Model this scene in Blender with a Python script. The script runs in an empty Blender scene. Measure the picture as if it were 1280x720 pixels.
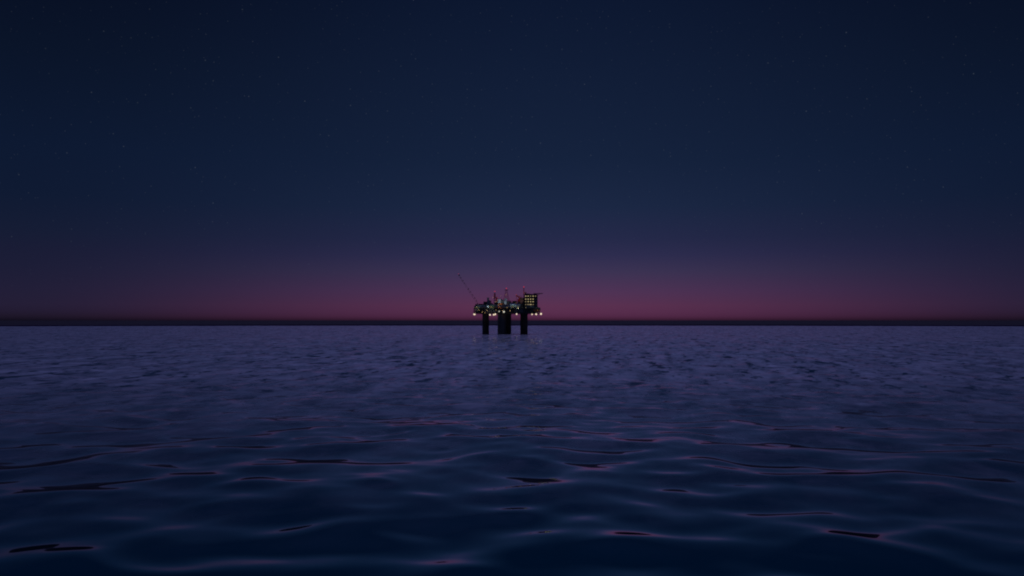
import bpy, bmesh, math, random
import numpy as np
from mathutils import Vector, Matrix
random.seed(7)
R = math.radians
sc = bpy.context.scene
col = bpy.data.collections.new("scene"); sc.collection.children.link(col)

def s2l(c):
    return tuple((v/255/12.92 if v/255 <= .04045 else ((v/255+.055)/1.055)**2.4) for v in c)

# ------------------------------------------------------------------ camera
F = 1150.0                 # focal length in pixels of a 1280 wide frame
H = 24.0                   # height of the eye above the sea
cam_d = bpy.data.cameras.new("camera"); cam = bpy.data.objects.new("camera", cam_d)
col.objects.link(cam); sc.camera = cam
cam_d.sensor_width = 36; cam_d.lens = 36*F/1280
cam.location = (0, 0, H)
cam.rotation_euler = (R(90)+math.atan(40.5/F), 0, 0)
cam_d.clip_start = 1; cam_d.clip_end = 600000

# ------------------------------------------------------------------ world
w = bpy.data.worlds.new("World"); sc.world = w; w.use_nodes = True
nt = w.node_tree; N = nt.nodes; L = nt.links; N.clear()
def node(nt_, t, **k):
    n = nt_.nodes.new(t)
    for a, b in k.items(): setattr(n, a, b)
    return n
def setramp(r, stops, interp='LINEAR'):
    e = r.color_ramp.elements
    r.color_ramp.interpolation = interp
    while len(e) > 1: e.remove(e[-1])
    e[0].position = stops[0][0]; e[0].color = (*stops[0][1], 1)
    for p, c in stops[1:]:
        q = e.new(p); q.color = (*c, 1)
def math_n(nt_, op, a, b=None, c=None, clamp=False):
    n = nt_.nodes.new('ShaderNodeMath'); n.operation = op; n.use_clamp = clamp
    for i, v in enumerate((a, b, c)):
        if v is None: continue
        if hasattr(v, 'is_linked'): nt_.links.new(v, n.inputs[i])
        else: n.inputs[i].default_value = v
    return n.outputs[0]
tc = node(nt, 'ShaderNodeTexCoord')
sx = node(nt, 'ShaderNodeSeparateXYZ'); L.new(tc.outputs['Generated'], sx.inputs[0])
X, Y, Z = sx.outputs
t = math_n(nt, 'POWER', math_n(nt, 'MULTIPLY', math_n(nt, 'MAXIMUM', Z, 0.0), 1/0.8), 0.5)   # 0..1 over z 0..0.6
def tz(y): return math.sqrt(max(0, (400.5-y)/F)/0.8)
mid = [(400.5,(40,20,38)),(398.5,(66,32,56)),(395,(82,41,71)),(390,(88,46,77)),(382,(90,49,80)),(365,(79,51,85)),(340,(60,51,83)),(320,(46,45,79)),
       (300,(37,41,73)),(260,(27,39,67)),(204,(21,34,60)),(104,(17,29,54)),(8,(12,23,47))]
side = [(400.5,(13,11,22)),(398.5,(22,17,32)),(395,(30,23,41)),(390,(34,27,49)),(382,(36,30,54)),(365,(33,30,55)),(340,(28,29,54)),(320,(25,28,53)),
        (300,(21,28,52)),(260,(15,26,50)),(204,(13,25,49)),(104,(10,20,40)),(8,(7,14,33))]
HIGH = [(math.sqrt(.36/.8),(11,24,49)),(math.sqrt(.59/.8),(16,33,67)),(math.sqrt(.71/.8),(140,150,220)),(1.0,(164,174,250))]  # unseen sky overhead, brightened to light the far water
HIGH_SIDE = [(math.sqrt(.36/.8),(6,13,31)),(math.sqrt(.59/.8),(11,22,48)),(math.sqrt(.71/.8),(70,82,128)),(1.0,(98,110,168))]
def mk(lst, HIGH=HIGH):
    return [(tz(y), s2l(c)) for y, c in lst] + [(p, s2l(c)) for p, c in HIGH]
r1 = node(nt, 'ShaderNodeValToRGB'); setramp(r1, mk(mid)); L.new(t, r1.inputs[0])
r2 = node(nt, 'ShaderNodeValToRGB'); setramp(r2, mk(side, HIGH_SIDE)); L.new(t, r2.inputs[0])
# azimuth away from the afterglow
az = math_n(nt, 'ABSOLUTE', math_n(nt, 'SUBTRACT', math_n(nt, 'ARCTAN2', X, Y), .052))
af = node(nt, 'ShaderNodeMapRange', interpolation_type='SMOOTHSTEP')
af.inputs['From Min'].default_value = 0.0; af.inputs['From Max'].default_value = 0.56
L.new(az, af.inputs['Value'])
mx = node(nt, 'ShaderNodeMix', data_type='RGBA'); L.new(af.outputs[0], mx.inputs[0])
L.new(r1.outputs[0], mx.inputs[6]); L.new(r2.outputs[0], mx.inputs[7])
# faint uneven airglow
nz = node(nt, 'ShaderNodeTexNoise'); nz.inputs['Scale'].default_value = 5; nz.inputs['Detail'].default_value = 3
L.new(tc.outputs['Generated'], nz.inputs['Vector'])
glow = node(nt, 'ShaderNodeMapRange'); glow.inputs['To Min'].default_value = .98; glow.inputs['To Max'].default_value = 1.02
L.new(nz.outputs[0], glow.inputs['Value'])
# stars
star_sum = None
for scale, rad, amp in ((190, .12, .030), (130, .095, .05), (50, .036, .06)):
    v = node(nt, 'ShaderNodeTexVoronoi'); v.inputs['Scale'].default_value = scale
    L.new(tc.outputs['Generated'], v.inputs['Vector'])
    d = math_n(nt, 'SUBTRACT', 1.0, math_n(nt, 'DIVIDE', v.outputs['Distance'], rad), clamp=True)
    sp = node(nt, 'ShaderNodeSeparateColor'); L.new(v.outputs['Color'], sp.inputs[0])
    br = math_n(nt, 'POWER', sp.outputs[0], 3.0)
    s = math_n(nt, 'MULTIPLY', math_n(nt, 'MULTIPLY', math_n(nt, 'POWER', d, .6), br), amp)
    star_sum = s if star_sum is None else math_n(nt, 'ADD', star_sum, s)
fade = node(nt, 'ShaderNodeMapRange'); fade.inputs['From Min'].default_value = .01; fade.inputs['From Max'].default_value = .14
L.new(Z, fade.inputs['Value'])
star = math_n(nt, 'MULTIPLY', star_sum, fade.outputs[0])
stc = node(nt, 'ShaderNodeVectorMath', operation='SCALE'); stc.inputs[0].default_value = (.75, .9, 1.0); L.new(star, stc.inputs['Scale'])
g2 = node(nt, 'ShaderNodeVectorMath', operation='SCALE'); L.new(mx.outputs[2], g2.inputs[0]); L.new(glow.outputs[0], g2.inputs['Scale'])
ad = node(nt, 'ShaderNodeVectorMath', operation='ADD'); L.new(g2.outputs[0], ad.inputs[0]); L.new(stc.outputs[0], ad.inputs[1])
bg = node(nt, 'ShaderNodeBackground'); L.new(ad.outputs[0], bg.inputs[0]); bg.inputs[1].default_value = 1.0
sky = node(nt, 'ShaderNodeTexSky', sky_type='NISHITA'); sky.sun_disc = False
sky.sun_elevation = R(-4.0); sky.sun_rotation = R(0); sky.air_density = 1.0; sky.ozone_density = 3.0
bg2 = node(nt, 'ShaderNodeBackground'); L.new(sky.outputs[0], bg2.inputs[0]); bg2.inputs[1].default_value = 0.005
ash = node(nt, 'ShaderNodeAddShader'); L.new(bg.outputs[0], ash.inputs[0]); L.new(bg2.outputs[0], ash.inputs[1])
out = node(nt, 'ShaderNodeOutputWorld'); L.new(ash.outputs[0], out.inputs[0])
w.cycles.sampling_method = 'MANUAL'; w.cycles.sample_map_resolution = 512

sd = bpy.data.lights.new("afterglow", 'SUN'); sd.energy = 0.0006; sd.angle = R(60); sd.color = (1, .55, .6)
so = bpy.data.objects.new("afterglow", sd); col.objects.link(so)
so.rotation_euler = Vector((0, 1, -math.sin(R(-4)))).to_track_quat('Z', 'Y').to_euler()

sc.view_settings.view_transform = 'Standard'; sc.view_settings.look = 'None'
sc.view_settings.gamma = 1; sc.view_settings.exposure = 0; sc.view_settings.use_curve_mapping = False
sc.cycles.use_denoising = True
sc.cycles.max_bounces = 4; sc.cycles.glossy_bounces = 0; sc.cycles.diffuse_bounces = 2
sc.cycles.filter_width = 2.0

# ------------------------------------------------------------------ sea
def fft_tile(size, n, lam_peak, lam_min, slope_rms, wind, chop, seed, spread=2.0, p=3.0, peak=0):
    rs = np.random.RandomState(seed)
    k1 = 2*np.pi*np.fft.fftfreq(n, d=size/n)
    kx, ky = np.meshgrid(k1, k1, indexing='ij')
    k = np.hypot(kx, ky); k[0, 0] = 1
    kp = 2*np.pi/lam_peak
    S = np.exp(-1.25*(kp/k)**2) / k**(p+1)                       # energy density
    S *= np.exp(-(k*lam_min/(2*np.pi))**2)
    c = (kx*np.cos(wind)+ky*np.sin(wind))/k
    S *= (.06+np.abs(c)**spread); S[0, 0] = 0
    h = (rs.normal(size=(n, n))+1j*rs.normal(size=(n, n)))*np.sqrt(S)
    hs = np.fft.ifft2(h).real
    sxx = np.fft.ifft2(1j*kx*np.fft.fft2(hs)).real; syy = np.fft.ifft2(1j*ky*np.fft.fft2(hs)).real
    f = slope_rms/np.sqrt((sxx**2+syy**2).mean()); hs *= f
    if peak:
        sg = hs.std(); hs = hs+peak*sg*np.clip(hs/sg-1.0, 0, None)**2; hs -= hs.mean()
    hf = np.fft.fft2(hs)
    dx = -chop*np.fft.ifft2(-1j*kx/k*hf).real; dy = -chop*np.fft.ifft2(-1j*ky/k*hf).real
    return size, n, np.stack([dx, dy, hs]).astype(np.float32)
def sample(tile, x, y, rot):
    size, n, a = tile
    c, s = math.cos(rot), math.sin(rot)
    u = ((x*c+y*s)/size*n) % n; v = ((-x*s+y*c)/size*n) % n
    i = np.floor(u).astype(np.int64); j = np.floor(v).astype(np.int64)
    fu = (u-i).astype(np.float32); fv = (v-j).astype(np.float32); i %= n; j %= n; i2 = (i+1) % n; j2 = (j+1) % n
    r = (a[:, i, j]*(1-fu)*(1-fv)+a[:, i2, j]*fu*(1-fv)+a[:, i, j2]*(1-fu)*fv+a[:, i2, j2]*fu*fv)
    return np.stack([r[0]*c-r[1]*s, r[0]*s+r[1]*c, r[2]])
TA = fft_tile(430, 1024, 35, 11, .076, R(104), .6, 88, spread=.2, p=3.0)
TC = fft_tile(211, 1024, 13, 5, .050, R(80), .8, 9, spread=.3, p=3.0)
TB = fft_tile(731, 1024, 150, 50, .016, R(75), 3.0, 5, spread=.8)

def grid_mesh(name, verts, nr, nc, closed):
    me = bpy.data.meshes.new(name)
    idx = np.arange(nr*nc).reshape(nr, nc)
    nxt = np.roll(idx, -1, axis=1) if closed else idx[:, 1:]
    cur = idx if closed else idx[:, :-1]
    q = np.stack([cur[:-1], nxt[:-1], nxt[1:], cur[1:]], -1).reshape(-1, 4).astype(np.int32)
    me.vertices.add(nr*nc); me.vertices.foreach_set('co', verts.reshape(-1).astype(np.float32))
    me.loops.add(q.size); me.loops.foreach_set('vertex_index', q.reshape(-1))
    me.polygons.add(len(q)); me.polygons.foreach_set('loop_start', np.arange(0, q.size, 4, dtype=np.int32))
    me.polygons.foreach_set('use_smooth', np.ones(len(q), bool))
    me.update(calc_edges=True)
    return me
REND = 4250.0
rad = [12.0]
while rad[-1] < REND: rad.append(rad[-1]+min(max(.35, rad[-1]*.0034), 3.0))
rad = np.array(rad)
fine = np.arange(-34, 34, .075)
coarse = np.arange(34, 326, 1.5)
ang = np.radians(np.concatenate([fine, coarse]))
RR, AA = np.meshgrid(rad, ang, indexing='ij')
gx, gy = RR*np.sin(AA), RR*np.cos(AA)
def chop_zone(r):      # calm water close by, wind chop further out
    t_ = np.clip((r-150)/200, 0, 1); return .12+.88*t_*t_*(3-2*t_)
d = sample(TA, gx, gy, R(-8.7)) + sample(TB, gx, gy, R(21)) + sample(TC, gx, gy, R(-8.7))*chop_zone(RR)
t_ = np.clip((RR-450)/900, 0, 1); d = d*(1-.55*t_)      # the swell is lower out there
P = np.stack([gx+d[0], gy+d[1], d[2]], -1)
me = grid_mesh("ocean", P[:, ::-1], len(rad), len(ang), True)
ocean = bpy.data.objects.new("ocean", me); col.objects.link(ocean); ocean['kind'] = 'structure'
del P, d, gx, gy, RR, AA

def pmat(name, base, rough=.6, metal=0, emit=None, es=1.0, vary=.25, scale=.6, spec=.5):
    m = bpy.data.materials.new(name); m.use_nodes = True
    n = m.node_tree; b = n.nodes['Principled BSDF']
    b.inputs['Roughness'].default_value = rough; b.inputs['Metallic'].default_value = metal
    b.inputs['Specular IOR Level'].default_value = spec
    if vary:
        tcn = n.nodes.new('ShaderNodeTexCoord'); no = n.nodes.new('ShaderNodeTexNoise'); no.inputs['Scale'].default_value = scale
        no.inputs['Detail'].default_value = 5
        n.links.new(tcn.outputs['Object'], no.inputs['Vector'])
        rp = n.nodes.new('ShaderNodeValToRGB')
        setramp(rp, [(.3, tuple(v*(1-vary) for v in base)), (.7, tuple(min(1, v*(1+vary)) for v in base))])
        n.links.new(no.outputs[0], rp.inputs[0]); n.links.new(rp.outputs[0], b.inputs['Base Color'])
    else: b.inputs['Base Color'].default_value = (*base, 1)
    if emit:
        b.inputs['Emission Color'].default_value = (*emit, 1); b.inputs['Emission Strength'].default_value = es
    return m

wm = bpy.data.materials.new("sea_water"); wm.use_nodes = True
n = wm.node_tree; b = n.nodes['Principled BSDF']
n.nodes.remove(b)
lw = node(n, 'ShaderNodeLayerWeight'); lw.inputs['Blend'].default_value = .5
fc_ = lw.outputs['Facing']                                       # 1 at grazing, 0 head on
inv = math_n(n, 'DIVIDE', math_n(n, 'SUBTRACT', 1.0, fc_), .30)
fac = math_n(n, 'MAXIMUM', math_n(n, 'SUBTRACT', .97, math_n(n, 'MULTIPLY', inv, inv)), .10)  # falls off away from grazing
# a pale rough sheen mixed in with distance, brightening the far water
geo = node(n, 'ShaderNodeNewGeometry'); ln_ = node(n, 'ShaderNodeVectorMath', operation='LENGTH'); n.links.new(geo.outputs['Position'], ln_.inputs[0])
sheen_ramp = node(n, 'ShaderNodeMapRange'); sheen_ramp.inputs['From Min'].default_value = 95; sheen_ramp.inputs['From Max'].default_value = 440
n.links.new(ln_.outputs['Value'], sheen_ramp.inputs['Value'])
# stretched noise lanes that brighten and dim the far sheen in place of ripples
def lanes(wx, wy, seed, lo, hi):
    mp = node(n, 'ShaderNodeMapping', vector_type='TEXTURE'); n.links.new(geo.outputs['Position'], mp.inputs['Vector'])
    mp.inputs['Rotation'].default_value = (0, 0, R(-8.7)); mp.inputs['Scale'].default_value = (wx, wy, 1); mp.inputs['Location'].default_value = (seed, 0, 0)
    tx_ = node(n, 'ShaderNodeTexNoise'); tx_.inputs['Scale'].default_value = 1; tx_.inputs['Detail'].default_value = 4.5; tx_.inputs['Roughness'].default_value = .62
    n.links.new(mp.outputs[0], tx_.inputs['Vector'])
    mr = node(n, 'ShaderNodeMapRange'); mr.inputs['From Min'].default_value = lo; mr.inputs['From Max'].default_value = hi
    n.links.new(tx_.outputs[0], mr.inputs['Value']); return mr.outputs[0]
l1 = lanes(11, 75, 0, .32, .60); l2 = lanes(22, 34, 91, .32, .58); l3 = lanes(7, 120, 37, .36, .54)
str_ = math_n(n, 'MULTIPLY', math_n(n, 'MULTIPLY_ADD', l1, .55, .45), math_n(n, 'MULTIPLY_ADD', math_n(n, 'MULTIPLY', l2, l3), .5, .5))
far = math_n(n, 'MULTIPLY', math_n(n, 'MULTIPLY', sheen_ramp.outputs[0], .60), str_)
f1 = lanes(5, 15, 13, .36, .42); f2 = lanes(10, 60, 57, .36, .43)        # dark flecks painted in for the unlit backs of far wavelets
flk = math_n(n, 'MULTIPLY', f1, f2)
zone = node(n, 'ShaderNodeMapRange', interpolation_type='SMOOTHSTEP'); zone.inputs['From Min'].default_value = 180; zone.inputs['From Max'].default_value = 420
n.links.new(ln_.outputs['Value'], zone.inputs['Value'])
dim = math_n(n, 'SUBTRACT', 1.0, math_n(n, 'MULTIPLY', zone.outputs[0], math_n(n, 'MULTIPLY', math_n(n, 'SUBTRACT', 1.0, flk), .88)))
mid_ = math_n(n, 'MULTIPLY_ADD', sheen_ramp.outputs[0], .50, .04)
def bs(t_, c_, r_=None):
    x_ = node(n, t_); x_.inputs[0].default_value = (*c_, 1)
    if r_ is not None: x_.inputs['Roughness'].default_value = r_
    return x_.outputs[0]
def mixs(f_, a_, b_):
    x_ = node(n, 'ShaderNodeMixShader')
    if hasattr(f_, 'is_linked'): n.links.new(f_, x_.inputs[0])
    else: x_.inputs[0].default_value = f_
    n.links.new(a_, x_.inputs[1]); n.links.new(b_, x_.inputs[2]); return x_.outputs[0]
deep = bs('ShaderNodeBsdfDiffuse', (.0, .038, .062))
gl = mixs(mid_, bs('ShaderNodeBsdfGlossy', (.70, .97, 1), .02), bs('ShaderNodeBsdfGlossy', (1, .82, .94), .10))
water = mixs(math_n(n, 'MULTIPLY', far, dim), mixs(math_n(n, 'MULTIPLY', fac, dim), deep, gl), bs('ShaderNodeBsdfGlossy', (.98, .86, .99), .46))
n.links.new(water, n.nodes['Material Output'].inputs[0])
me.materials.append(wm)

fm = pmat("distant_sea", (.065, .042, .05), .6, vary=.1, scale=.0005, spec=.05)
ed = pmat("dark_sea_matte", (.02, .006, .035), .8, vary=0, spec=.0)
def annulus(name, r0, r1, z0, z1, mat, rings=2):
    rr = np.geomspace(r0, r1, rings); aa = np.radians(np.arange(0, 360, 1.0))
    A, B = np.meshgrid(rr, aa, indexing='ij')
    zz = np.interp(A, [r0, r1], [z0, z1])
    Pq = np.stack([A*np.sin(B), A*np.cos(B), zz], -1)[:, ::-1]
    m_ = grid_mesh(name, Pq, rings, len(aa), True); m_.materials.append(mat)
    o = bpy.data.objects.new(name, m_); col.objects.link(o); o['kind'] = 'structure'
    return o
annulus("dark_sea_rim", REND-6, 5570, -1.2, -1.2, ed)  # flat matte strip in a darker colour, added beyond the waves
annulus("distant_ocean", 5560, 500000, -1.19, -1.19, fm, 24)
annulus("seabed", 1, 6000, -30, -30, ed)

# ------------------------------------------------------------------ oil platform
SC = 1.405
DIST = SC*F; WL = 417.6
ROT = Matrix.Rotation(R(-14), 4, 'Z')
root = bpy.data.objects.new("oil_platform", None); col.objects.link(root)
root.location = (0, DIST, 0)
root['label'] = "dark oil platform with lit lamps standing on four thick legs in the sea"
root['category'] = "oil platform"
def PX(x): return (x-640)*SC
def PZ(y): return (WL-y)*SC

class MB:
    def __init__(s): s.bm = bmesh.new()
    def box(s, c, size, rot=ROT, bev=0):
        g = bmesh.ops.create_cube(s.bm, size=1)
        M = Matrix.Translation(c) @ (rot or Matrix.Identity(4)) @ Matrix.Diagonal((*size, 1))
        bmesh.ops.transform(s.bm, matrix=M, verts=g['verts']); return s
    def tube(s, a, b, r, r2=None, seg=8):
        a, b = Vector(a), Vector(b); d_ = b-a
        g = bmesh.ops.create_cone(s.bm, cap_ends=True, segments=seg, radius1=r, radius2=r if r2 is None else r2, depth=d_.length)
        M = Matrix.Translation((a+b)/2) @ d_.to_track_quat('Z', 'Y').to_matrix().to_4x4()
        bmesh.ops.transform(s.bm, matrix=M, verts=g['verts']); return s
    def ball(s, c, r, sub=2, sq=(1, 1, 1)):
        g = bmesh.ops.create_icosphere(s.bm, subdivisions=sub, radius=r)
        bmesh.ops.transform(s.bm, matrix=Matrix.Translation(c) @ Matrix.Diagonal((*sq, 1)), verts=g['verts']); return s
    def lattice(s, a, b, wa, wb, nb, r, diag=True):
        """four-chord lattice from a to b, square side wa to wb"""
        a, b = Vector(a), Vector(b); q = (b-a).to_track_quat('Z', 'Y')
        def ring(t_):
            w_ = wa+(wb-wa)*t_; c_ = a+(b-a)*t_
            return [c_+q @ Vector((i*w_/2, j*w_/2, 0)) for i, j in ((-1, -1), (1, -1), (1, 1), (-1, 1))]
        prev = ring(0)
        for i in range(4): s.tube(prev[i], prev[(i+1) % 4], r, seg=5)
        for k_ in range(1, nb+1):
            cur = ring(k_/nb)
            for i in range(4):
                s.tube(prev[i], cur[i], r*1.3, seg=5); s.tube(cur[i], cur[(i+1) % 4], r*.8, seg=5)
                if diag: s.tube(prev[i] if k_ % 2 else prev[(i+1) % 4], cur[(i+1) % 4] if k_ % 2 else cur[i], r*.7, seg=5)
            prev = cur
        return s
    def build(s, name, mat, parent=root, label=None, smooth=False):
        m_ = bpy.data.meshes.new(name); s.bm.to_mesh(m_); s.bm.free(); m_.materials.append(mat)
        if smooth:
            for p_ in m_.polygons: p_.use_smooth = True
        o = bpy.data.objects.new(name, m_); col.objects.link(o); o.parent = parent
        if label: o['label'] = label
        return o

M_conc = pmat("weathered_concrete", (.055, .052, .05), .85, vary=.3, scale=.15)
M_dark = pmat("dark_steel", (.04, .04, .042), .6, vary=.3, scale=.3)
M_grey = pmat("grey_painted_steel", (.20, .22, .22), .55, vary=.25, scale=.25)
M_lgrey = pmat("pale_grey_cladding", (.50, .55, .58), .5, vary=.2, scale=.3)
M_green = pmat("grey_green_steel", (.10, .13, .10), .6, vary=.3, scale=.3)
M_red = pmat("red_painted_steel", (.40, .03, .03), .5, vary=.25, scale=.4)
M_orange = pmat("orange_painted_steel", (.55, .16, .03), .5, vary=.2, scale=.4)
M_yellow = pmat("yellow_painted_steel", (.5, .35, .05), .5, vary=.2, scale=.4)
M_win = pmat("lit_window_glass", (.1, .1, .1), .3, vary=0, emit=(1, .80, .40), es=.5)
M_win2 = pmat("dim_window_glass", (.1, .1, .1), .3, vary=0, emit=(1, .78, .42), es=.25)
M_lamp = pmat("floodlight_glass", (.8, .8, .8), .3, vary=0, emit=(1, .80, .52), es=1.0)
M_lampw = pmat("cool_floodlight_glass", (.8, .8, .8), .3, vary=0, emit=(.95, .92, .70), es=.6)
M_small = pmat("small_bulb_glass", (.8, .8, .8), .3, vary=0, emit=(1, .62, .22), es=2.0)
M_redl = pmat("red_beacon_glass", (.8, .1, .1), .3, vary=0, emit=(1, .06, .10), es=.55)

DZ0, DZ1 = PZ(392.4), PZ(385.5)            # underside of the lower deck, top of the main deck
# concrete legs
for px, wpx, dy in ((607.1, 8.4, 0), (627.5, 10.5, -38.3), (634.6, 8.8, 28.4), (654.9, 9.3, -9.9)):
    x = PX(px); r = wpx*SC/2*(1+dy/DIST)
    m_ = MB(); m_.tube((x, dy, -28), (x, dy, DZ0-2.5), r*1.01, r*.985, seg=40)
    o = m_.build("column", M_conc, smooth=False)
    c = MB(); c.tube((x, dy, DZ0-2.5), (x, dy, DZ0+.3), r*1.0, r*1.12, seg=40); c.build("collar", M_dark, o)
    f = MB(); f.box((x+r*.75, dy-r*.75, DZ0/2), (.5, .3, DZ0-4)); 
    for k in range(8): f.box((x+r*.75, dy-r*.75-.1, 4+k*(DZ0-8)/8), (1.4, .4, .25))
    f.build("ladder", M_dark, o)
# decks
CX, CY = -7.8, -5.0
Lx, Ly = 103.0, 68.0
MB().box((CX, CY, DZ0+.6), (Lx, Ly, 1.2)).build("lower_deck", M_dark)
MB().box((CX, CY, DZ1-.5), (Lx, Ly, .9)).build("main_deck", M_dark)
def D(u, v, z): # deck coordinates (-.5...5) -> platform space
    p_ = ROT @ Vector((u*Lx, v*Ly, 0)); return Vector((CX+p_.x, CY+p_.y, z))
tr = MB()
for v in (-.5, .5):
    for k in range(14):
        u0, u1 = -.5+k/14, -.5+(k+1)/14
        tr.tube(D(u0, v, DZ0+1), D(u0, v, DZ1-.7), .5, seg=6)
        tr.tube(D(u0, v, DZ0+1) if k % 2 else D(u0, v, DZ1-.8), D(u1, v, DZ1-.8) if k % 2 else D(u1, v, DZ0+1), .35, seg=6)
for u in (-.5, .5):
    for k in range(9):
        v0, v1 = -.5+k/9, -.5+(k+1)/9
        tr.tube(D(u, v0, DZ0+1), D(u, v0, DZ1-.7), .5, seg=6)
        tr.tube(D(u, v0, DZ0+1), D(u, v1, DZ1-.8), .35, seg=6)
tr.build("deck_truss", M_dark)
rl = MB()
for (a0, b0, a1, b1) in ((-.5, -.5, .5, -.5), (.5, -.5, .5, .5), (-.5, .5, .5, .5), (-.5, -.5, -.5, .5)):
    for hh in (.6, 1.15): rl.tube(D(a0, b0, DZ1+hh), D(a1, b1, DZ1+hh), .06, seg=4)
    for k in range(30):
        s_ = k/30; p_ = D(a0+(a1-a0)*s_, b0+(b1-b0)*s_, DZ1-.1); rl.tube(p_, p_+Vector((0, 0, 1.3)), .05, seg=4)
rl.build("railing", M_yellow)

def box_px(x0, x1, y0, y1, dy, depth, mat, name="process_module", ribs=True, parent=root, label=None):
    """box whose front spans those columns and rows, at depth dy behind the platform centre line"""
    k_ = 1+dy/DIST
    X0, X1 = PX(x0)*k_, PX(x1)*k_; Zt = 24+(PZ(y0)-24)*k_; Zb = 24+(PZ(y1)-24)*k_
    wd = max(1.0, ((X1-X0)-math.sin(R(14))*depth)/math.cos(R(14)))
    m_ = MB(); c_ = Vector(((X0+X1)/2, dy, (Zt+Zb)/2)); m_.box(c_, (wd, depth, Zt-Zb))
    if ribs:
        nn = max(2, int(wd/2.5))
        for k in range(nn+1):
            for sgn in (-1, 1):
                m_.box(c_+ROT @ Vector((-wd/2+wd*k/nn, sgn*(depth/2+.12), 0)), (.25, .24, (Zt-Zb)*.98))
        m_.box(c_+Vector((0, 0, (Zt-Zb)/2+.2)), (wd+.8, depth+.8, .35))
        nz_ = int((Zt-Zb)/4)
        for k in range(1, nz_+1):
            m_.box(c_+Vector((0, 0, -(Zt-Zb)/2+(Zt-Zb)*k/(nz_+1))), (wd+.7, depth+.7, .22))
    o = m_.build(name, mat, parent, label)
    return o, c_, wd, depth, Zt, Zb

# modules between the decks (seen through the truss) and on the main deck
random.seed(3)
for k in range(13):
    u = -.46+k*.074
    p_ = D(u+.02, -.40+random.uniform(-.03, .03), (DZ0+DZ1)/2)
    m_ = MB(); hgt = (DZ1-DZ0-2.2)*random.uniform(.7, .98)
    m_.box(p_+Vector((0, 0, -(DZ1-DZ0-2.2-hgt)/2)), (6.6, 9, hgt))
    if k % 3 == 1: m_.tube(p_+Vector((-3, -6, -1)), p_+Vector((3, -6.7, -1)), 1.2, seg=12)
    m_.build("equipment_skid", random.choice([M_dark, M_green, M_dark, M_grey]))
MB().box((CX, CY+6, (DZ0+DZ1)/2), (Lx*.93, Ly*.5, DZ1-DZ0-2)).build("inner_bulkhead", M_dark)

mods = [ # x0,x1,y0,y1,dy,depth,mat
 (593, 600.2, 382.6, 386.5, -12, 14, M_green), (598.5, 605, 380.2, 386.5, 0, 16, M_dark),
 (604.6, 609.3, 377.4, 386.5, -8, 14, M_dark), (611.6, 616, 379.3, 386.5, -16, 12, M_green),
 (614, 618.6, 380.6, 386.5, -26, 10, M_dark), (618, 623, 377.0, 386.5, -6, 16, M_dark),
 (622.2, 628.2, 374.4, 379.3, 4, 14, M_lgrey), (622.5, 629.5, 379.4, 386.5, -10, 16, M_orange),
 (627.2, 631.4, 375.2, 386.5, 6, 12, M_grey), (629, 636, 381, 386.5, -28, 12, M_dark),
 (634.6, 639, 377.6, 386.5, -4, 14, M_dark), (637.5, 643, 378.6, 386.5, -18, 12, M_green),
 (640.6, 646.2, 376.6, 386.5, 2, 14, M_dark), (644.5, 651, 379.6, 386.5, -24, 12, M_grey),
 (647, 655.5, 374.2, 386.5, 6, 16, M_dark), (671.5, 675.2, 384.6, 388.2, -2, 12, M_green)]
for a in mods: box_px(*a)
# tall supporting block over the right-hand leg
box_px(650.2, 655.8, 372.5, 392.3, -16, 10, M_dark, "stair_tower")
# stacks and tanks
def stack(px, y0, r, dy, mat, name="exhaust_stack"):
    m_ = MB(); x = PX(px); z1 = PZ(y0)
    m_.tube((x, dy, DZ1-.2), (x, dy, z1), r, seg=16).tube((x, dy, z1-1.2), (x, dy, z1+.4), r*1.18, seg=16)
    for k in range(max(0, min(3, int((z1-DZ1-4)/4)+1))): m_.tube((x, dy, DZ1+3+k*4), (x, dy, DZ1+3.4+k*4), r*1.1, seg=16)
    return m_.build(name, mat)
stack(610.3, 372.6, 1.7, -14, M_grey); stack(612.2, 375.8, 1.0, -12, M_grey)
stack(632.3, 373.6, 1.9, -8, M_lgrey); stack(631.0, 376.0, 1.1, -10, M_lgrey); stack(613.8, 376.5, .8, -18, M_dark)
stack(595.9, 380.6, 1.9, -12, M_dark, "vent_drum"); stack(636.2, 376.6, 1.0, -12, M_dark)
for px, pyy, dy, mm in ((641, 381.5, -30, M_lgrey), (646.5, 382.2, -34, M_grey), (602, 383, -20, M_grey), (616.5, 382.5, -32, M_green)):
    m_ = MB(); c_ = Vector((PX(px), dy, PZ(pyy))); h_ = ROT @ Vector((4.5, 0, 0))
    m_.tube(c_-h_, c_+h_, 1.8, seg=20).ball(c_-h_, 1.78).ball(c_+h_, 1.78)
    for s_ in (-.6, .6): m_.box(c_+h_*s_-Vector((0, 0, (c_.z-DZ1)/2)), (.8, 3, c_.z-DZ1))
    m_.build("storage_tank", mm)
# pipe racks
pr = MB()
for k in range(5):
    a = D(-.45, -.47+.012*k, DZ1+1.6+.9*k); bb = D(.12, -.47+.012*k, DZ1+1.6+.9*k); pr.tube(a, bb, .28, seg=8)
for k in range(12):
    a = D(-.45+k*.052, -.455, DZ1-.1); pr.tube(a, a+Vector((0, 0, 6)), .2, seg=5)
pr.build("pipe_rack", M_grey)

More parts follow.
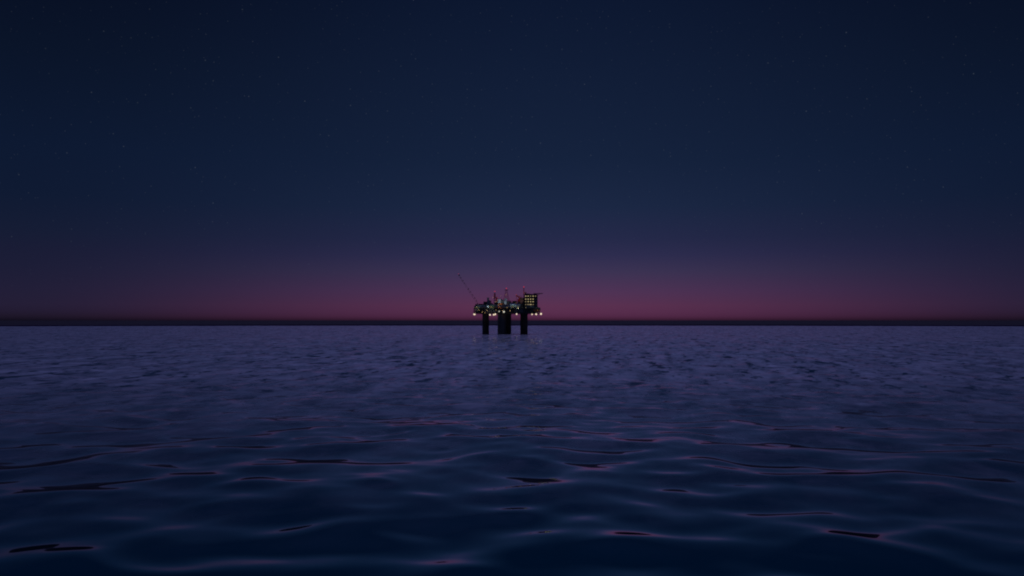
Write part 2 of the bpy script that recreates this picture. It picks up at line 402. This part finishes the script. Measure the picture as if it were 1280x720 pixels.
# drilling derrick with a crown platform
dk = MB(); dx_ = PX(633); dk.lattice((dx_, -2, PZ(377)), (dx_, -2, PZ(363.2)), 11.5, 2.6, 8, .16)
dko = dk.build("derrick", M_red)
MB().box((dx_, -2, PZ(362.6)), (5.2, 5.2, 1.1)).tube((dx_, -2, PZ(362.4)), (dx_, -2, PZ(360.9)), .25, seg=6).build("crown_block", M_red, dko)
MB().box((dx_, -2, PZ(376.6)), (15, 14, 1.2)).box((dx_-3, -2, PZ(378.6)), (8, 10, 4.5)).build("drill_floor", M_dark, dko)
# drill tower on the left
tw = MB(); tx = PX(618.5); tw.lattice((tx, -4, PZ(379)), (tx, -4, PZ(366.6)), 2.8, 2.0, 6, .24)
two = tw.build("crane_tower", M_red, label="narrow red tower carrying a pink lamp")
MB().box((tx, -4, PZ(370)), (1.6, 1.6, 9)).tube((tx, -4, PZ(366.8)), (tx, -4, PZ(364.9)), .2, seg=5).build("mast", M_dark, two)
t2 = MB(); t2.lattice((PX(621), -2, PZ(379)), (PX(621), -2, PZ(371.4)), 2.4, 2.2, 4, .3); t2.box((PX(621), -2, PZ(374.5)), (1.8, 1.8, 7)).build("hoist_tower", M_red)

# flare boom: long slender lattice with walkway platforms at its joints
a = Vector((PX(596.8), -6, PZ(378.8))); bb = Vector((PX(574.4), -14, PZ(345.2)))
fb = MB(); fb.lattice(a, bb, 2.8, 1.4, 12, .028)
fbo = fb.build("flare_boom", M_dark)
for px, py, s_ in ((595.9, 376.6, .9), (592.3, 373.2, 1.5), (589.6, 369.2, 1.2), (587.6, 365.4, 1.2), (585.7, 361.7, 1.5), (581.4, 354.8, .9), (579.0, 351.5, 1.1), (577.0, 347.8, 1.3), (575.3, 345.0, 1.3)):
    f_ = (378.8-py)/(378.8-345.2); p_ = a.lerp(bb, f_)
    m_ = MB(); m_.box(p_, (1.5*s_+.3, 1.4, .45)); m_.box(p_+Vector((.8, 0, .7)), (.9*s_, .9, 1.1)); m_.build("walkway_platform", M_dark, fbo)
MB().tube(bb, bb+Vector((-.9, 0, 2.2)), .4, .6, seg=8).build("flare_tip", M_dark, fbo)
MB().tube(a, (PX(598), -4, DZ1), .6, seg=6).tube(a, D(-.46, -.4, DZ1), .35, seg=6).tube(a, D(-.44, -.2, DZ1), .35, seg=6).build("boom_foot", M_dark, fbo)

# deck crane with a red lattice boom folded down towards its housing
cp = Vector((PX(651.5), -12, DZ1))
cr = MB(); cr.tube(cp, (cp.x, cp.y, PZ(377)), 1.6, seg=14); cro = cr.build("crane", M_red)
MB().box((cp.x, cp.y, PZ(374.6)), (8.0, 6, 6.0)).box((cp.x-4, cp.y-1, PZ(375.8)), (3.4, 3, 3)).build("crane_cab", M_red, cro)
MB().lattice((PX(652.5), -14, PZ(374.0)), (PX(645.1), -17, PZ(369.4)), 2.4, 1.2, 6, .28).build("crane_boom", M_red, cro)
MB().tube((PX(645.3), -17, PZ(369.6)), (PX(645.6), -17, PZ(376.8)), .35, seg=5).tube((PX(651.8), -12, PZ(372)), (PX(651.4), -12, PZ(370.0)), .3, seg=5).tube((PX(651.4), -12, PZ(370.0)), (PX(645.1), -17, PZ(369.4)), .1, seg=4).build("hoist_cable", M_red, cro)

# accommodation block, its windows, the helideck above it
o, c_, wd, dp, Zt, Zb = box_px(655.6, 672.2, 368.2, 387.6, -12, 20, M_dark, "accommodation_block", ribs=False, label="block of five storeys with rows of yellow lit windows")
fr = ROT @ Vector((0, -1, 0)); rt = ROT @ Vector((1, 0, 0))
fc = c_+fr*(dp/2)
rows = [370.6, 374.3, 377.4, 380.9, 384.8]
band = MB()
for py in (372.5, 376.0, 379.3, 382.9): band.box(Vector((c_.x, c_.y, PZ(py))), (wd+.9, dp+.9, .3))
band.box(Vector((c_.x, c_.y, Zt+.3)), (wd+1.2, dp+1.2, .6)); band.build("gallery", M_dark, o)
random.seed(11)
for ri, py in enumerate(rows):
    z = PZ(py)
    cols = (range(5), range(4), range(4), range(4), range(3))[ri]
    for ci in cols:
        off = -wd/2+2.2+4.35*ci+(.8 if ri == 4 else 0)
        ww, hh = (1.9, 1.4) if ri != 3 else ((1.6, 3.0, 3.2, 1.8)[ci], 1.3)
        p_ = fc+rt*off; p_.z = z
        lit = M_win if random.random() < .68 and ci < 4 else M_win2
        wn = MB().box(p_+fr*.05, (ww, .16, hh)).build("window", lit, o)
        wf = MB()
        for sg in (-1, 1):
            wf.box(p_+fr*.12+rt*(sg*(ww/2+.1)), (.2, .3, hh+.4)); wf.box(p_+fr*.12+Vector((0, 0, sg*(hh/2+.1))), (ww, .3, .2))
        wf.build("window_frame", M_dark, wn)
for ri, py in enumerate(rows[:4]):   # unlit windows on the end wall
    for ci in range(4):
        p_ = c_+rt*(wd/2+.05)+(-fr)*(-6+4*ci); p_.z = PZ(py)
        MB().box(p_, (.16, 1.6, 1.3)).build("window", M_grey, o)
hd = MB(); hx, hz = PX(672.4), PZ(367.4); hc = Vector((hx, -16, hz))
g = bmesh.ops.create_cone(hd.bm, cap_ends=True, segments=8, radius1=7.4, radius2=8.2, depth=.7)
bmesh.ops.transform(hd.bm, matrix=Matrix.Translation(hc), verts=g['verts'])
hdo = hd.build("helideck", M_dark)
hn = MB(); 
for k in range(8):
    a0, a1 = R(45*k+22.5), R(45*k+67.5)
    p0 = hc+Vector((9.4*math.cos(a0), 9.4*math.sin(a0), .7)); p1 = hc+Vector((9.4*math.cos(a1), 9.4*math.sin(a1), .7))
    hn.tube(p0, p1, .12, seg=5); hn.tube(hc+(p0-hc)*.85, p0, .1, seg=5)
hn.build("safety_net", M_dark, hdo)
hs_ = MB()
for dxx, dyy in ((-5, -3), (-5, 4), (3, -3), (3, 4)): hs_.tube((hx+dxx, -16+dyy, hz-.3), (hx+min(dxx, -2)-1, -12+dyy*.5, Zt+.2 if dxx < 0 else PZ(370.5)), .3, seg=6)
hs_.build("support_strut", M_dark, hdo)
MB().box((PX(656.6), -14, PZ(366.9)), (2.6, 3, 4.2)).box((PX(660), -12, PZ(367.8)), (5, 4, 1.6)).build("lift_housing", M_dark)
ms = MB(); mx_ = PX(654.7); ms.lattice((mx_, -10, PZ(374)), (mx_, -10, PZ(359.8)), 1.8, .9, 9, .13).tube((mx_, -10, PZ(374)), (mx_, -10, PZ(359.3)), .28, seg=6)
mso = ms.build("radio_mast", M_red)
for z_, s_ in ((362, 1), (365, -1)): MB().tube((mx_-1.2*s_, -10, PZ(z_)), (mx_+1.2*s_, -10, PZ(z_)), .12, seg=5).build("crossbar", M_red, mso)
for px, y0, y1 in ((658.8, 367.8, 365.6), (663, 367.6, 366.3), (624.6, 374.2, 370.9), (626.3, 374, 368.7), (605.6, 377.2, 374.6), (643.5, 376.4, 374.4), (599.3, 380, 377.8)):
    MB().tube((PX(px), -8, PZ(y0)-.5), (PX(px), -8, PZ(y1)), .14, .06, seg=5).build("antenna", M_dark)
# lifeboats at the right end, in davits
for k, (u, v) in enumerate(((.505, -.36), (.505, -.12), (.505, .12))):
    p_ = D(u, v, PZ(388.6))+rt*2.0
    lb = MB(); lb.ball(p_, 1.0, 3, (2.0, 4.2, 1.5)); lbo = lb.build("lifeboat", M_orange, smooth=True)
    MB().box(p_+Vector((0, 0, 1.5)), (1.6, 2.2, .9)).build("canopy", M_orange, lbo)
    for s_ in (-2.6, 2.6):
        dv = MB(); q_ = p_+(-fr)*s_; dv.tube(q_-rt*2.5+Vector((0, 0, -1)), q_-rt*2+Vector((0, 0, 4)), .25, seg=5).tube(q_-rt*2+Vector((0, 0, 4)), q_+Vector((0, 0, 4.4)), .25, seg=5).tube(q_+Vector((0, 0, 4.4)), q_+Vector((0, 0, 1)), .08, seg=4)
        dv.build("davit", M_dark, lbo)
# sloping enclosure at the right end
sl = MB(); vs = []
for v in (-.48, .3):
    for u, z in ((.40, DZ1-.2), (.50, DZ1-.2), (.50, DZ1+1.6), (.47, DZ1+3.6), (.42, DZ1+4.8), (.40, DZ1+4.8)): vs.append(sl.bm.verts.new(D(u, v, z)))
sl.bm.faces.new(vs[:6][::-1]); sl.bm.faces.new(vs[6:])
for i in range(6): sl.bm.faces.new((vs[i], vs[(i+1) % 6], vs[6+(i+1) % 6], vs[6+i]))
sl.build("sloping_enclosure", M_green)

# floodlights hung below the deck edge
for px, py, r_, dy, mm in ((593.4, 392.7, 2.0, -10, M_lamp), (613.1, 393.7, 1.35, -36, M_lamp), (617.6, 393.6, 1.3, -38, M_lamp), (619.6, 393.0, 1.4, -38, M_lamp),
                       (624.4, 389.6, .95, -43, M_lampw), (630.1, 390.1, 1.6, -47, M_lampw), (645.6, 392.9, 1.25, -44, M_lamp),
                       (664.4, 393.1, 1.25, -42, M_lamp), (669.4, 393.0, 1.5, -42, M_lamp), (675.4, 392.6, 1.7, -38, M_lamp)):
    p_ = Vector((PX(px), dy, PZ(py)))
    br = MB(); br.tube(p_+Vector((0, .6, r_)), p_+Vector((0, 4, 3.2)), .18, seg=5).box(p_+Vector((0, .5, r_+.1)), (1.4, 1.2, .3))
    bro = br.build("floodlight", M_dark)
    MB().ball(p_, r_, 2).build("bulb", mm, bro, smooth=True)
# small work lamps about the modules
random.seed(21)
for px, py, dy in ((604, 389.5, -36), (606.8, 391.4, -38), (599.5, 388, -34), (612.7, 383.5, -34), (615, 384, -34), (603.5, 390.5, -36), (609.6, 388.5, -38), (620.2, 388, -40),
                   (623.2, 381.3, -22), (625.6, 380.6, -22), (627.6, 382.2, -22), (625, 383.4, -24), (628.6, 388.5, -43), (621.5, 376.8, -20), (634, 384.6, -38), (640.2, 384, -38), (642.6, 380.8, -28),
                   (644.6, 379.2, -28), (647.5, 384.5, -38), (652, 389.8, -36), (656.6, 391, -38), (660.4, 391.3, -40), (626.2, 369.5, -6), (632.6, 368, -8), (596.5, 384.2, -30), (616.3, 372, -12), (637.6, 388.8, -44)):
    p_ = Vector((PX(px), dy, PZ(py))); rr_ = random.uniform(.2, .42)
    o_ = MB().box(p_+Vector((0, .6, .45)), (.7, 1.4, .25)).tube(p_+Vector((0, 1.2, .4)), p_+Vector((0, 3, .4)), .1, seg=5).build("work_lamp", M_dark)
    MB().ball(p_, rr_, 1).build("bulb", M_small, o_)
# red warning beacons on the highest points
for px, py, r_, dy in ((633, 360.6, .85, -2), (654.7, 358.9, .9, -10), (618.5, 364.4, .7, -4), (573.7, 343.0, .45, -14), (645.1, 368.9, .5, -17)):
    p_ = Vector((PX(px), dy, PZ(py)))
    o_ = MB().tube(p_-Vector((0, 0, r_+.9)), p_-Vector((0, 0, r_*.6)), .22, seg=6).build("beacon", M_dark)
    MB().ball(p_, r_, 2).build("beacon_glass", M_redl, o_, smooth=True)

# floodlights that light the modules (aimed inwards, away from the sea in front)
def beam(px, py, dy, tpx, tpy, tdy, power, color, cone=95):
    ld = bpy.data.lights.new("deck_floodlight", 'SPOT'); ld.energy = power; ld.color = color
    ld.spot_size = R(cone); ld.spot_blend = .6; ld.shadow_soft_size = .3
    lo = bpy.data.objects.new("deck_floodlight", ld); col.objects.link(lo); lo.parent = root
    p_ = Vector((PX(px), dy, PZ(py))); q_ = Vector((PX(tpx), tdy, PZ(tpy)))
    lo.location = p_; lo.rotation_euler = (q_-p_).to_track_quat('-Z', 'Y').to_euler()
COOL, WARM, GRN = (.75, .9, 1.0), (1, .62, .28), (.75, 1, .8)
for a_ in ((625, 377.5, -14, 625, 376, 4, 1100, COOL), (632, 380, -22, 632, 377, -6, 1000, COOL), (610.5, 384, -30, 610.5, 379, -14, 900, COOL),
           (626, 384.5, -28, 626, 382, -10, 900, WARM), (641, 385, -42, 641, 381, -18, 1000, GRN), (647, 385.5, -46, 647, 382, -24, 900, COOL),
           (649, 377, -30, 649, 374, -12, 1100, (1, .5, .45)), (596.5, 386, -34, 597, 384, -12, 700, GRN), (606, 386, -30, 606, 381, -8, 500, COOL),
           (619, 378, -18, 619, 372, -4, 900, (1, .5, .5)), (615, 385.5, -40, 615, 382, -20, 600, GRN), (672.5, 388.5, -30, 673.5, 386, 0, 800, GRN),
           (661, 390, -44, 661, 386, -20, 500, WARM), (654.6, 368, -20, 654.7, 362, -10, 500, (1, .4, .4)),
           (604, 396, -44, 604, 390, -30, 700, WARM), (618, 396, -56, 618, 390, -36, 700, WARM), (634, 396, -60, 634, 390, -40, 600, WARM)):
    beam(*a_)
